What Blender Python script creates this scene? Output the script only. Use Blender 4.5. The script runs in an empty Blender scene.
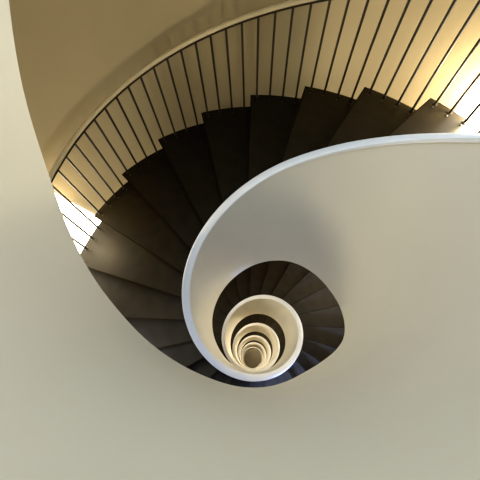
import bpy, bmesh, math
from mathutils import Vector, Matrix

SC = bpy.context.scene
COL = SC.collection
PI = math.pi

# ------------------------------------------------------------------ dimensions (metres)
S = 0.70                       # inner radius of the stair well
PITCH = 5.8863 * S             # rise of one full turn
RIBBON = 2.7204 * S            # parapet height, coping to lower edge
WALL_T = 0.1065 * S            # parapet thickness
DROP = 0.9442 * S              # coping to tread nosing
STEP_A = 15.0                  # degrees per step, 24 steps a turn
NOSE0 = 42.2046                # angle of a nosing
RAIL_H = 1.2709 * S
R_WALL = 3.80 * S
RISE = PITCH / 24
Z_FLOOR = -23.9
T_TOP, T_END = -1.34, 5.62     # turns; t grows downward

LO = [(-1.2, 0.0), (-0.9, 0.008), (-0.824, 0.008), (-0.784, -0.025), (-0.752, -0.006), (-0.722, 0.008), (-0.696, 0.0), (-0.672, 0.016), (-0.643, 0.022), (-0.62, 0.03), (-0.602, 0.08), (-0.585, 0.15), (-0.569, 0.145), (-0.548, 0.053), (-0.523, -0.126), (-0.493, -0.235), (-0.464, -0.088), (-0.442, 0.103), (-0.42, 0.205), (-0.401, 0.194), (-0.383, 0.155), (-0.348, 0.068), (-0.285, -0.045), (-0.217, -0.033), (-0.153, 0.003), (-0.102, -0.032), (-0.037, -0.097), (0.03, -0.145), (0.104, -0.056), (0.177, 0.123), (0.224, 0.15), (0.30, 0.05), (0.4, 0.0), (1.3, 0.0)]
RI = [-0.001, -0.001, -0.001, -0.0, 0.0, 0.001, 0.002, 0.003, 0.005, 0.007, 0.009, 0.011, 0.012, 0.012, 0.009, 0.003, -0.004, -0.002, 0.009, -0.002, -0.022, -0.022, -0.012, -0.004, -0.005, -0.016, -0.028, -0.039, -0.045, -0.046, -0.048, -0.054, -0.057, -0.052, -0.038, -0.022, -0.007, 0.003, 0.007, 0.006, 0.003]


def lut(L, t):
    u = (t + 1.2) / 2.5 * (len(L) - 1)
    if u <= 0 or u >= len(L) - 1:
        return 0.0
    i = int(u)
    f = u - i
    # smooth (Catmull-Rom) through the surveyed heights
    p0, p1, p2, p3 = L[max(i - 1, 0)], L[i], L[i + 1], L[min(i + 2, len(L) - 1)]
    return p1 + 0.5 * f * (p2 - p0 + f * (2 * p0 - 5 * p1 + 4 * p2 - p3 + f * (3 * (p1 - p2) + p3 - p0)))


def lut2(L, t):
    if t <= L[0][0] or t >= L[-1][0]:
        return 0.0
    for i in range(len(L) - 1):
        if L[i][0] <= t <= L[i + 1][0]:
            break

    def sl(k):
        k0, k1 = max(k - 1, 0), min(k + 1, len(L) - 1)
        return (L[k1][1] - L[k0][1]) / (L[k1][0] - L[k0][0])
    h = L[i + 1][0] - L[i][0]
    f = (t - L[i][0]) / h
    m0, m1 = sl(i) * h, sl(i + 1) * h
    return ((2 * f - 3) * f * f + 1) * L[i][1] + ((f - 2) * f + 1) * f * m0 + (3 - 2 * f) * f * f * L[i + 1][1] + (f - 1) * f * f * m1


def r_out(a):
    """Outer end of the treads: a slightly oval plan."""
    return 2.515 - 0.16 * math.sin(a - PI / 2 + math.radians(5)) ** 2


def ang(t):
    return PI / 2 + 2 * PI * t


def r_in(a):
    return S * (1 + 0.0145 * math.cos(2 * a - 1.1928))


def z_rim(t):
    a = ang(t)
    return S * (0.042 * math.cos(a) - 0.0394 * math.sin(a) + 0.0463 * math.cos(2 * a) - 0.0188 * math.sin(2 * a) + lut(RI, t)) - PITCH * t


def z_low(t):
    a = ang(t)
    return S * (0.0303 * math.cos(a) - 0.0338 * math.sin(a) - 0.0362 * math.cos(2 * a) - 0.0465 * math.sin(2 * a) + lut2(LO, t)) - PITCH * t - RIBBON


# ------------------------------------------------------------------ materials
def mat(name, base, rough=0.6, var=0.0, scale=3.0, bump=0.0, bscale=40.0, spec=0.5, metal=0.0, base2=None):
    m = bpy.data.materials.new(name)
    m.use_nodes = True
    nt = m.node_tree
    b = nt.nodes['Principled BSDF']
    b.inputs['Roughness'].default_value = rough
    b.inputs['Metallic'].default_value = metal
    b.inputs['Specular IOR Level'].default_value = spec
    tc = nt.nodes.new('ShaderNodeTexCoord')
    if var or base2:
        n = nt.nodes.new('ShaderNodeTexNoise')
        n.inputs['Scale'].default_value = scale
        n.inputs['Detail'].default_value = 5
        nt.links.new(tc.outputs['Object'], n.inputs['Vector'])
        r = nt.nodes.new('ShaderNodeValToRGB')
        r.color_ramp.elements[0].position = 0.3
        r.color_ramp.elements[1].position = 0.7
        c2 = base2 or tuple(c * (1 - var) for c in base)
        r.color_ramp.elements[0].color = (*c2, 1)
        r.color_ramp.elements[1].color = (*base, 1)
        nt.links.new(n.outputs['Fac'], r.inputs['Fac'])
        nt.links.new(r.outputs['Color'], b.inputs['Base Color'])
    else:
        b.inputs['Base Color'].default_value = (*base, 1)
    if bump:
        n2 = nt.nodes.new('ShaderNodeTexNoise')
        n2.inputs['Scale'].default_value = bscale
        nt.links.new(tc.outputs['Object'], n2.inputs['Vector'])
        bp = nt.nodes.new('ShaderNodeBump')
        bp.inputs['Strength'].default_value = bump
        bp.inputs['Distance'].default_value = 0.004
        nt.links.new(n2.outputs['Fac'], bp.inputs['Height'])
        nt.links.new(bp.outputs['Normal'], b.inputs['Normal'])
    return m


def emit(name, col, strength):
    m = bpy.data.materials.new(name)
    m.use_nodes = True
    nt = m.node_tree
    nt.nodes.clear()
    o = nt.nodes.new('ShaderNodeOutputMaterial')
    e = nt.nodes.new('ShaderNodeEmission')
    e.inputs['Color'].default_value = (*col, 1)
    e.inputs['Strength'].default_value = strength
    nt.links.new(e.outputs[0], o.inputs['Surface'])
    return m


M_PLASTER = mat('cream_plaster', (0.62, 0.60, 0.53), 0.55, var=0.05, scale=1.6, bump=0.12, bscale=30)
M_COPING = mat('white_coping', (0.66, 0.675, 0.70), 0.45, var=0.04, scale=6)
M_WALL = mat('tan_wall_plaster', (0.355, 0.30, 0.198), 0.75, var=0.06, scale=2.0, bump=0.15, bscale=40)
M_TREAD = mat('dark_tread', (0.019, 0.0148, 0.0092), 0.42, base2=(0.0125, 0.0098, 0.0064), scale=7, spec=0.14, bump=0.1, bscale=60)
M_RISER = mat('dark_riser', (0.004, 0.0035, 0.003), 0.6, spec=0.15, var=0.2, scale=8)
M_IRON = mat('dark_iron', (0.012, 0.009, 0.007), 0.5, var=0.2, scale=20)
M_RAIL = mat('tan_handrail', (0.66, 0.57, 0.40), 0.35, var=0.12, scale=9)
M_FIX = mat('steel_fixing', (0.07, 0.065, 0.055), 0.5, metal=0.3, var=0.1)
M_FLOOR = mat('grey_floor', (0.2, 0.19, 0.17), 0.6, var=0.15, scale=5)
M_PANE = emit('bright_daylight_pane', (1.0, 0.89, 0.66), 8.0)
M_PANE2 = emit('soft_daylight_pane', (1.0, 0.89, 0.66), 4.5)
M_NOSING = mat('brown_nosing', (0.011, 0.0075, 0.004), 0.6, spec=0.05, var=0.2, scale=12)


# ------------------------------------------------------------------ helpers
def link(name, bm, m, parent=None, smooth=True):
    me = bpy.data.meshes.new(name)
    bmesh.ops.recalc_face_normals(bm, faces=bm.faces)
    if smooth:
        for f in bm.faces:
            f.smooth = True
        for e in bm.edges:
            if len(e.link_faces) == 2 and e.calc_face_angle(0) > 0.6:
                e.smooth = False
    bm.to_mesh(me)
    bm.free()
    me.materials.append(m)
    o = bpy.data.objects.new(name, me)
    COL.objects.link(o)
    o.parent = parent
    return o


def sweep(bm, profiles, close_ring=True, caps=True):
    """Skin a list of equal-length vertex rings."""
    rings = [[bm.verts.new(p) for p in pr] for pr in profiles]
    n = len(rings[0])
    for A, B in zip(rings, rings[1:]):
        for k in range(n if close_ring else n - 1):
            j = (k + 1) % n
            bm.faces.new((A[k], A[j], B[j], B[k]))
    if caps and close_ring:
        bm.faces.new(rings[0])
        bm.faces.new(list(reversed(rings[-1])))
    return rings


def pol(r, a, z):
    return (r * math.cos(a), r * math.sin(a), z)


def trange(t0, t1, per_turn):
    n = max(1, int(round((t1 - t0) * per_turn)))
    return [t0 + (t1 - t0) * i / n for i in range(n + 1)]


# ------------------------------------------------------------------ staircase
stair = bpy.data.objects.new('spiral_staircase', None)
stair.location = (0, 0, Z_FLOOR)
COL.objects.link(stair)
stair['label'] = 'winding spiral staircase of dark steps with a cream inner parapet around its open well'
stair['category'] = 'staircase'


def under(o, parent):
    o.parent = parent
    o.matrix_parent_inverse = Matrix.Translation((0, 0, -Z_FLOOR))


# cream parapet round the open well
bm = bmesh.new()
prof = []
for t in trange(T_TOP, T_END, 144):
    a = ang(t)
    r = r_in(a)
    zt, zl = z_rim(t) - 0.028, z_low(t)
    zl = max(zl, Z_FLOOR)
    ro = r + WALL_T
    prof.append([pol(r + 0.001, a, zt), pol(r, a, zl + 0.012), pol(r + 0.012, a, zl), pol(ro - 0.012, a, zl), pol(ro, a, zl + 0.012), pol(ro - 0.001, a, zt)])
sweep(bm, prof)
parapet = link('parapet', bm, M_PLASTER)
under(parapet, stair)

# white coping on top of it
bm = bmesh.new()
prof = []
for t in trange(T_TOP, T_END, 144):
    a = ang(t)
    r = r_in(a)
    ro = r + WALL_T
    z = z_rim(t)
    prof.append([pol(r - 0.002, a, z - 0.028), pol(r - 0.002, a, z - 0.007), pol(r + 0.006, a, z), pol(ro - 0.006, a, z), pol(ro + 0.002, a, z - 0.007), pol(ro + 0.002, a, z - 0.028)])
sweep(bm, prof)
coping = link('coping', bm, M_COPING, parapet)
coping['label'] = 'pale bluish white coping along the top of the parapet'

# steps
R_TI = S + WALL_T * 0.55
TH = 0.032
NOSE = 0.018


def skew(r):
    """Nosings are not quite radial: the inner end lags towards the lower step."""
    return 0.062 * max(0.0, 2.3 - r)


def on_nose(r, a, z, back=0.0):
    l = skew(r) - back
    return (r * math.cos(a) - l * math.sin(a), r * math.sin(a) + l * math.cos(a), z)


def tread_bm(bm, a0, z, ref):
    """One tread whose nosing lies at angle a0 (it runs clockwise, towards the higher step); ref = true angle for the oval plan."""
    da = math.radians(STEP_A)
    n = 8
    pr = []
    for k in range(n + 1):
        d = da * k / n
        back = 0.035 if k == n else 0.0
        ro = r_out(ref - d)
        pr.append([on_nose(R_TI, a0 - d, z - TH, back), on_nose(R_TI, a0 - d, z, back), on_nose(ro, a0 - d, z, back), on_nose(ro, a0 - d, z - TH, back)])
    sweep(bm, pr)


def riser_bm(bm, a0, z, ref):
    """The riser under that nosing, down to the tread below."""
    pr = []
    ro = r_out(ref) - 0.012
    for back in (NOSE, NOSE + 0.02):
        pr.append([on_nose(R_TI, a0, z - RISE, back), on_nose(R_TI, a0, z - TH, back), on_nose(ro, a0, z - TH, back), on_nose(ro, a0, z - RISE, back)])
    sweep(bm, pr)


i_hi = int((NOSE0 - (T_TOP + 0.03) * 360) // STEP_A)        # highest step
i_lo = -int((T_END * 360 - NOSE0) // STEP_A)                # lowest step
I_TOP, I_BOT = 18, -81                                      # the hundred that show


def nose(i):
    t = (NOSE0 - STEP_A * i) / 360
    return ang(t), -PITCH * t - DROP


def nosing_bm(bm, a0, z, ref):
    """Slim edging strip along the front of a tread."""
    pr = []
    ro = r_out(ref) - 0.002
    for back in (-0.004, 0.007):
        pr.append([on_nose(R_TI, a0, z - 0.012, back), on_nose(R_TI, a0, z + 0.0015, back), on_nose(ro, a0, z + 0.0015, back), on_nose(ro, a0, z - 0.012, back)])
    sweep(bm, pr)


shapes = {}
for i in range(I_TOP, I_BOT - 1, -1):
    a, z = nose(i)
    if i % 12 not in shapes:          # the oval plan repeats every half turn
        bm = bmesh.new()
        tread_bm(bm, 0, 0, a)
        o = link('tread', bm, M_TREAD, stair, smooth=False)
        bm = bmesh.new()
        riser_bm(bm, 0, 0, a)
        r_ = link('riser', bm, M_RISER, o, smooth=False)
        bm = bmesh.new()
        nosing_bm(bm, 0, 0, a)
        n_ = link('nosing', bm, M_NOSING, o, smooth=False)
        n_['label'] = 'thin brown front edge'
        shapes[i % 12] = (o, r_, n_)
    else:
        o = shapes[i % 12][0].copy()
        COL.objects.link(o)
        o.parent = stair
        r_ = shapes[i % 12][1].copy()
        COL.objects.link(r_)
        r_.parent = o
        n_ = shapes[i % 12][2].copy()
        COL.objects.link(n_)
        n_.parent = o
    o.location = (0, 0, z - Z_FLOOR)
    o.rotation_euler = (0, 0, a)
bm = bmesh.new()
for i in range(i_hi, i_lo - 1, -1):
    if I_BOT <= i <= I_TOP:
        continue
    a, z = nose(i)
    tread_bm(bm, a, z, a)
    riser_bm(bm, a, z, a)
o = link('tread', bm, M_TREAD, smooth=False)
under(o, stair)
o['kind'] = 'stuff'

# sloping slab below the steps
bm = bmesh.new()
prof = []
for t in trange(T_TOP, T_END, 96):
    a = ang(t)
    zt = -PITCH * t - DROP - RISE - 0.06
    zb = max(zt - 0.20, Z_FLOOR)
    zt = max(zt, Z_FLOOR + 0.02)
    prof.append([pol(R_TI, a, zt), pol(R_TI, a, zb), pol(r_out(a) - 0.03, a, zb), pol(r_out(a) - 0.03, a, zt)])
sweep(bm, prof)
o = link('soffit_slab', bm, M_PLASTER)
under(o, stair)

# ------------------------------------------------------------------ railing
rail = bpy.data.objects.new('stair_railing', None)
COL.objects.link(rail)
rail['label'] = 'dark iron railing with thin upright bars and a tan handrail along the outer step ends'
rail['category'] = 'railing'
INSET = 0.045
B0, B1 = 178.0, -196.0          # degrees covered


def z_hand(deg):
    return -PITCH * deg / 360 - DROP + RAIL_H


bm = bmesh.new()
prof = []
for t in trange(B1 / 360, B0 / 360, 180):
    a = ang(t)
    z = z_hand(t * 360)
    ring = []
    for k in range(12):
        q = 2 * PI * k / 12
        ring.append(pol(r_out(a) - INSET + 0.012 + 0.029 * math.cos(q), a, z + 0.022 * math.sin(q)))
    prof.append(ring)
sweep(bm, prof)
hand = link('handrail', bm, M_RAIL, rail)
hand['label'] = 'rounded tan handrail'
bm = bmesh.new()
prof = []
for t in trange(B1 / 360, B0 / 360, 180):
    a = ang(t)
    z = z_hand(t * 360) - 0.019
    R_BAR = r_out(a) - INSET
    prof.append([pol(R_BAR - 0.013, a, z - 0.014), pol(R_BAR - 0.013, a, z), pol(R_BAR + 0.013, a, z), pol(R_BAR + 0.013, a, z - 0.014)])
sweep(bm, prof)
link('rail_bar', bm, M_IRON, hand)

bars = {}
for i in range(I_TOP - 3, -20, -1):
    for k in range(4):
        deg = NOSE0 - STEP_A * i - 1.7 - 3.75 * k
        if not (B1 + 0.5 < deg < B0 - 0.5):
            continue
        zb = nose(i)[1]
        h = z_hand(deg) - 0.028 - zb
        a = ang(deg / 360)
        if k not in bars:
            bm = bmesh.new()
            prof = []
            for (z, r) in ((0, 0.022), (0.006, 0.022), (0.0065, 0.0125), (h, 0.0125)):
                prof.append([(r * math.cos(2 * PI * q / 10), r * math.sin(2 * PI * q / 10), z) for q in range(10)])
            sweep(bm, prof)
            b = link('baluster', bm, M_IRON, rail)
            bm = bmesh.new()
            prof = []
            for (z, r) in ((0, 0.009), (0.004, 0.009), (0.007, 0.005)):
                prof.append([(-0.055 + r * math.cos(2 * PI * q / 8), r * math.sin(2 * PI * q / 8), z) for q in range(8)])
            sweep(bm, prof)
            f = link('fixing_bolt', bm, M_FIX, b)
            bars[k] = (b, f)
        else:
            b = bars[k][0].copy()
            COL.objects.link(b)
            b.parent = rail
            f = bars[k][1].copy()
            COL.objects.link(f)
            f.parent = b
        b.location = pol(r_out(a) - INSET, a, zb)
        b.rotation_euler = (0, 0, a)

# ------------------------------------------------------------------ setting
bm = bmesh.new()
zs = (Z_FLOOR - 0.2, 7.0)
N = 160
ringi = [pol(R_WALL, 2 * PI * k / N, 0) for k in range(N)]
V = {}
for nm, r in (('i', R_WALL), ('o', R_WALL + 0.25)):
    for z in zs:
        V[nm, z] = [bm.verts.new(pol(r, 2 * PI * k / N, z)) for k in range(N)]
for k in range(N):
    j = (k + 1) % N
    bm.faces.new((V['i', zs[0]][k], V['i', zs[1]][k], V['i', zs[1]][j], V['i', zs[0]][j]))
    bm.faces.new((V['o', zs[0]][k], V['o', zs[0]][j], V['o', zs[1]][j], V['o', zs[1]][k]))
    bm.faces.new((V['i', zs[1]][k], V['o', zs[1]][k], V['o', zs[1]][j], V['i', zs[1]][j]))
w = link('wall_outer', bm, M_WALL)
w['kind'] = 'structure'

bm = bmesh.new()
prof = []
for r, z in ((0.02, Z_FLOOR), (R_WALL, Z_FLOOR), (R_WALL, Z_FLOOR - 0.2), (0.02, Z_FLOOR - 0.2)):
    prof.append([pol(r, 2 * PI * k / 96, z) for k in range(96)])
sweep(bm, prof, caps=False)
bm.faces.new([v for v in bm.verts if abs(v.co.z - Z_FLOOR) < 1e-5 and v.co.to_2d().length < 0.1])
fl = link('floor', bm, M_FLOOR, smooth=False)
fl['kind'] = 'structure'


def window(idx, edge_a, edge_b, far_deg, dz):
    """Tall bright window set on the curved wall; edge_a/edge_b = (deg, z) of its near edge, bottom and top."""
    (d0, z0), (d1, z1) = edge_a, edge_b
    n = 10
    bm = bmesh.new()
    pr = []
    for k in range(n + 1):
        f = k / n
        lo = d0 + (far_deg - d0) * f
        hi = d1 + (far_deg - d1) * f
        ring = []
        for (d, z, r) in ((lo, z0, R_WALL - 0.012), (hi, z1, R_WALL - 0.012), (hi, z1, R_WALL - 0.002), (lo, z0, R_WALL - 0.002)):
            ring.append(pol(r, ang(d / 360), z + dz))
        pr.append(ring)
    sweep(bm, pr)
    o = link('window_%d' % idx, bm, M_PANE if dz == 0 else M_PANE2, smooth=False)
    o['kind'] = 'structure'


n = 1
for turn in range(0, 5):
    window(n, (36.0, -2.6), (45.3, -0.28), 72.0, -PITCH * turn)
    window(n + 1, (-67.8, -1.4), (-67.8, 1.5), -96.0, -PITCH * turn)
    n += 2


# ------------------------------------------------------------------ light
def lamp(kind, name, loc, energy, col, size=0.1):
    d = bpy.data.lights.new(name, kind)
    d.energy = energy
    d.color = col
    if kind == 'POINT':
        d.shadow_soft_size = size
    if kind == 'AREA':
        d.shape = 'DISK'
        d.size = size
    o = bpy.data.objects.new(name, d)
    o.location = loc
    COL.objects.link(o)
    return o


lamp('AREA', 'skylight_lamp', (0, 0, 6.9), 640, (0.66, 0.83, 1.0), 4.0)
warm = (1.0, 0.80, 0.47)
mellow = (1.0, 0.83, 0.57)
for turn, e in enumerate((27, 6, 140, 160, 160, 110)):  # added point lamps: warm glow on the wall, light for the deep rings
    z = -PITCH * turn
    lamp('POINT', 'window_glow_lamp', pol(2.47, ang(49 / 360), z - 0.78), e * 0.95, warm if turn == 0 else mellow, 0.16)
    lamp('POINT', 'window_glow_lamp', pol(2.47, ang(-73.5 / 360), z + 0.12), e * 3.1, warm if turn == 0 else mellow, 0.07)
# added blue fill light for the treads of the flight below the viewer
cool = lamp('AREA', 'cool_daylight_lamp', pol(2.40, ang(165 / 360), -0.43 * PITCH + 1.0), 13, (0.36, 0.50, 1.0), 0.6)
cool.rotation_euler = (Vector(pol(1.35, ang(170 / 360), -0.45 * PITCH - 0.7)) - cool.location).to_track_quat('-Z', 'Y').to_euler()
spot = lamp('SPOT', 'cool_step_lamp', pol(2.25, ang(0.50), -0.5 * PITCH - DROP + 0.62), 950, (0.30, 0.43, 1.0))  # added spot, tints the treads below with imitated blue skylight
spot.data.spot_size = math.radians(84)
spot.data.spot_blend = 0.7
spot.data.shadow_soft_size = 0.15
spot.rotation_euler = (Vector(pol(0.9, ang(0.575), -0.575 * PITCH - DROP)) - spot.location).to_track_quat('-Z', 'Y').to_euler()
spot = lamp('SPOT', 'pale_step_lamp', pol(2.2, ang(0.25), -0.25 * PITCH - DROP + 0.8), 110, (0.92, 0.94, 1.0))  # added pale spot, lifts the darker treads further up this flight
spot.data.spot_size = math.radians(88)
spot.data.spot_blend = 0.9
spot.data.shadow_soft_size = 0.25
spot.rotation_euler = (Vector(pol(1.3, ang(0.26), -0.26 * PITCH - DROP)) - spot.location).to_track_quat('-Z', 'Y').to_euler()
lamp('POINT', 'ground_floor_lamp', (0.9, 0.9, Z_FLOOR + 1.0), 30, warm, 0.1)  # added fill, brightens the floor at the foot of the well

wd = bpy.data.worlds.new('sky')
SC.world = wd
wd.use_nodes = True
bg = wd.node_tree.nodes['Background']
bg.inputs['Color'].default_value = (0.62, 0.79, 1.0, 1)
bg.inputs['Strength'].default_value = 1.2

# ------------------------------------------------------------------ camera
TX, TY, ROLL, FPX = 0.4295, -0.042, 0.3399, 276.9621
CAM = Vector((-0.3807, -0.8013, 2.8034)) * S


def cam_row(D):
    cr, sr = math.cos(ROLL), math.sin(ROLL)
    x, y, z = cr * D[0] - sr * D[1], sr * D[0] + cr * D[1], -D[2]
    y2, z2 = y * math.cos(TX) - z * math.sin(TX), y * math.sin(TX) + z * math.cos(TX)
    return (x * math.cos(TY) - z2 * math.sin(TY), y2, x * math.sin(TY) + z2 * math.cos(TY))


cols = [cam_row(e) for e in ((1, 0, 0), (0, 1, 0), (0, 0, 1))]
right = Vector([c[0] for c in cols])
up = Vector([c[1] for c in cols])
fwd = Vector([c[2] for c in cols])
cd = bpy.data.cameras.new('camera')
cd.sensor_fit = 'HORIZONTAL'
cd.sensor_width = 36
cd.lens = 36 * FPX / 480
cd.clip_start = 0.01
cd.clip_end = 100
cam = bpy.data.objects.new('camera', cd)
mw = Matrix((right, up, -fwd)).transposed().to_4x4()
mw.translation = CAM
cam.matrix_world = mw
COL.objects.link(cam)
SC.camera = cam
SC.view_settings.view_transform = 'Standard'
SC.view_settings.look = 'None'
SC.view_settings.exposure = 0.33
SC.view_settings.use_curve_mapping = True
cv = SC.view_settings.curve_mapping.curves[3]
for x, y in ((0.006, 0.0028), (0.02, 0.0145), (0.05, 0.042), (0.11, 0.105)):
    cv.points.new(x, y)
SC.view_settings.curve_mapping.update()
